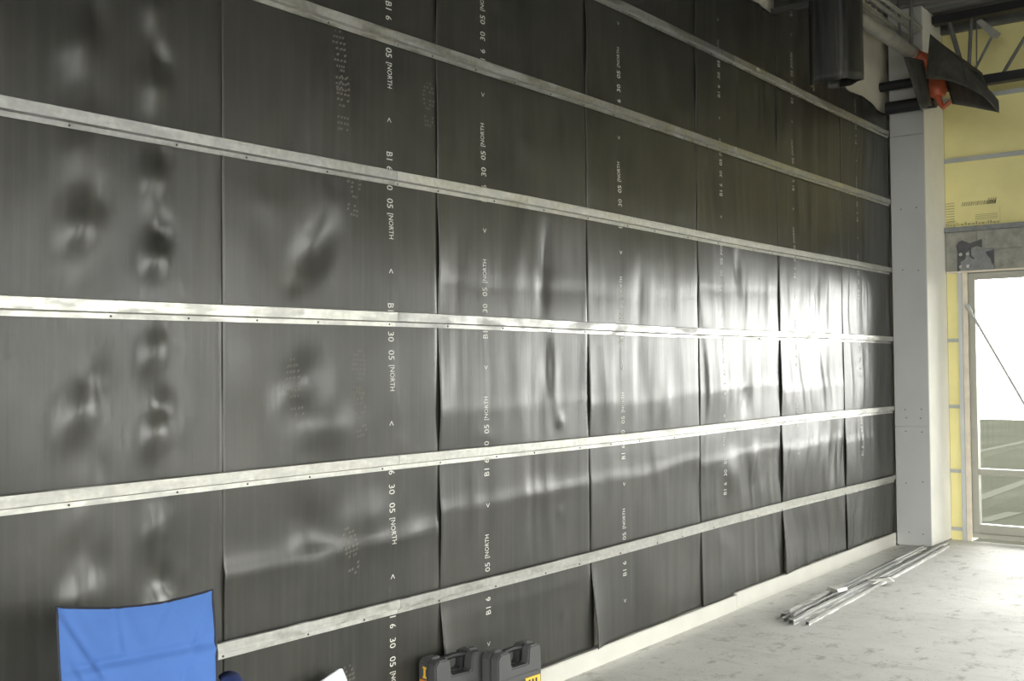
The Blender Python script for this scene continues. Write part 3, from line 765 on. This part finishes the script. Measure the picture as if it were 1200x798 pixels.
for s in (-1, 1):
    chp('back_post', MB().tube([(-0.155, s * 0.205, 0.30), (-0.216, s * 0.214, 0.66), (-0.268, s * 0.216, 0.895)], 0.0085, 10), M['chair_frame'])
    chp('post_cap', MB().tube([(-0.266, s * 0.216, 0.885), (-0.269, s * 0.216, 0.902)], 0.011, 10), M['rubber'])
    chp('front_post', MB().tube([(0.30, s * 0.285, 0.06), (0.30, s * 0.285, 0.64)], 0.0085, 10), M['chair_frame'])
    chp('leg', MB().tube([(0.31, s * 0.285, 0.03), (-0.02, s * 0.28, 0.24), (-0.20, s * 0.27, 0.42)], 0.008, 10), M['chair_frame'])
    chp('leg', MB().tube([(-0.24, s * 0.285, 0.03), (0.05, s * 0.28, 0.24), (0.33, s * 0.26, 0.43)], 0.008, 10), M['chair_frame'])
    chp('leg', MB().tube([(0.31, s * 0.28, 0.03), (0.33, 0, 0.23), (0.33, -s * 0.255, 0.43)], 0.008, 10), M['chair_frame'])
    chp('leg', MB().tube([(-0.24, s * 0.28, 0.03), (-0.24, 0, 0.20), (-0.18, -s * 0.25, 0.40)], 0.008, 10), M['chair_frame'])
    for xx in (-0.24, 0.31): chp('foot', MB().tube([(xx, s * 0.285, 0.0), (xx, s * 0.285, 0.035)], [0.022, 0.014], 10), M['rubber'])
    arm = []
    for j in range(13):
        t = j / 12
        for i in range(7):
            u = -1 + 2 * i / 6
            arm.append((-0.20 + 0.53 * t, s * 0.265 + u * (0.030 + 0.016 * t), 0.668 - 0.028 * math.sin(math.pi * t) - 0.012 * u * u - 0.02 * t))
    ar = mesh_obj('armrest', arm, [(j * 7 + i, j * 7 + i + 1, (j + 1) * 7 + i + 1, (j + 1) * 7 + i) for j in range(12) for i in range(6)], M['navy_fabric'], ch, smooth=True); solid(ar, 0.008, 0)

# ------------------------------------------------------------------ tool cases
def tool_case(loc, rz, w, d, h, label, end_label, front_label):
    root = empty('tool_case', loc, rz); tag(root, label, 'tool case')
    # local x = depth (front +x), y = width
    r = 0.02
    out = [(-w / 2 + r, 0), (w / 2 - r, 0), (w / 2, r), (w / 2, h - r), (w / 2 - r, h), (w * 0.24, h), (w * 0.21, h - 0.015), (w * 0.19, h - 0.075), (-w * 0.19, h - 0.075), (-w * 0.21, h - 0.015), (-w * 0.24, h), (-w / 2 + r, h), (-w / 2, h - r), (-w / 2, r)]
    MB().prism(out, 'x', 0.002, d / 2).build('lid_shell', M['case_plastic'], root, bevel=0.006)
    MB().prism(out, 'x', -d / 2, -0.002).build('body_shell', M['case_plastic'], root, bevel=0.006)
    MB().prism([(a * 0.96, 0.008 + b * 0.955) for a, b in out], 'x', -0.003, 0.003).build('seam_gasket', M['case_dark'], root)
    hb = MB().tube([(0, -w * 0.245, h - 0.016), (0, -w * 0.20, h - 0.012), (0, 0, h - 0.008), (0, w * 0.20, h - 0.012), (0, w * 0.245, h - 0.016)], 0.0125, 10).build('handle', M['case_dark'], root, smooth=True)
    for s in (-1, 1):
        MB().box(-0.014, 0.014, s * w * 0.36 - 0.022, s * w * 0.36 + 0.022, h - 0.003, h + 0.008).build('latch', M['case_plastic'], root, bevel=0.003)
    for k in range(4):
        MB().box(d / 2 - 0.001, d / 2 + 0.004, -w * 0.42, w * 0.42, h - 0.12 - k * 0.03, h - 0.112 - k * 0.03).build('rib', M['case_plastic'], root, bevel=0.002)
    if end_label:
        a = MB()
        ye = -w / 2 - 0.001
        a.box(-0.028, -0.004, ye, ye + 0.002, h - 0.042, h - 0.034); a.box(-0.022, -0.010, ye, ye + 0.002, h - 0.075, h - 0.042); a.box(-0.028, -0.004, ye, ye + 0.002, h - 0.083, h - 0.075)
        a.build('yellow_mark', M['yellow_label'], root)
        MB().box(-0.05, 0.045, ye, ye + 0.002, h - 0.105, h - 0.090).build('orange_band', M['orange_label'], root)
    if front_label:
        q = MB().box(d / 2 + 0.001, d / 2 + 0.0065, w * 0.10, w * 0.44, h - 0.20, h - 0.135).build('yellow_sticker', M['yellow_label'], root)
        for k in range(3): MB().box(d / 2 + 0.0065, d / 2 + 0.0075, w * (0.16 + 0.08 * k), w * (0.20 + 0.08 * k), h - 0.165, h - 0.145).build('sticker_print', M['case_dark'], q)
    return root
tool_case((0.115, 3.665, 0), math.radians(-10), 0.29, 0.12, 0.36, 'black plastic tool case with yellow lettering on its end, by the black wall', True, False)
tool_case((0.27, 3.885, 0), math.radians(-4), 0.29, 0.10, 0.365, 'black plastic tool case with yellow front sticker, nearest the white base strip', False, True)

# white offcut leaning at the wall
wo = MB().prism([(-0.22, 0), (0.13, 0), (0.145, 0.385), (0.13, 0.43), (0.11, 0.432), (-0.02, 0.40), (-0.2, 0.32)], 'x', -0.006, 0.006).build('board_offcut', M['white_plastic'], bevel=0.002)
wo.location = (0.15, 2.92, 0.002); wo.rotation_euler = (0, -0.2, 0); tag(wo, 'white board offcut leaning on the black wall between chair and cases', 'board')
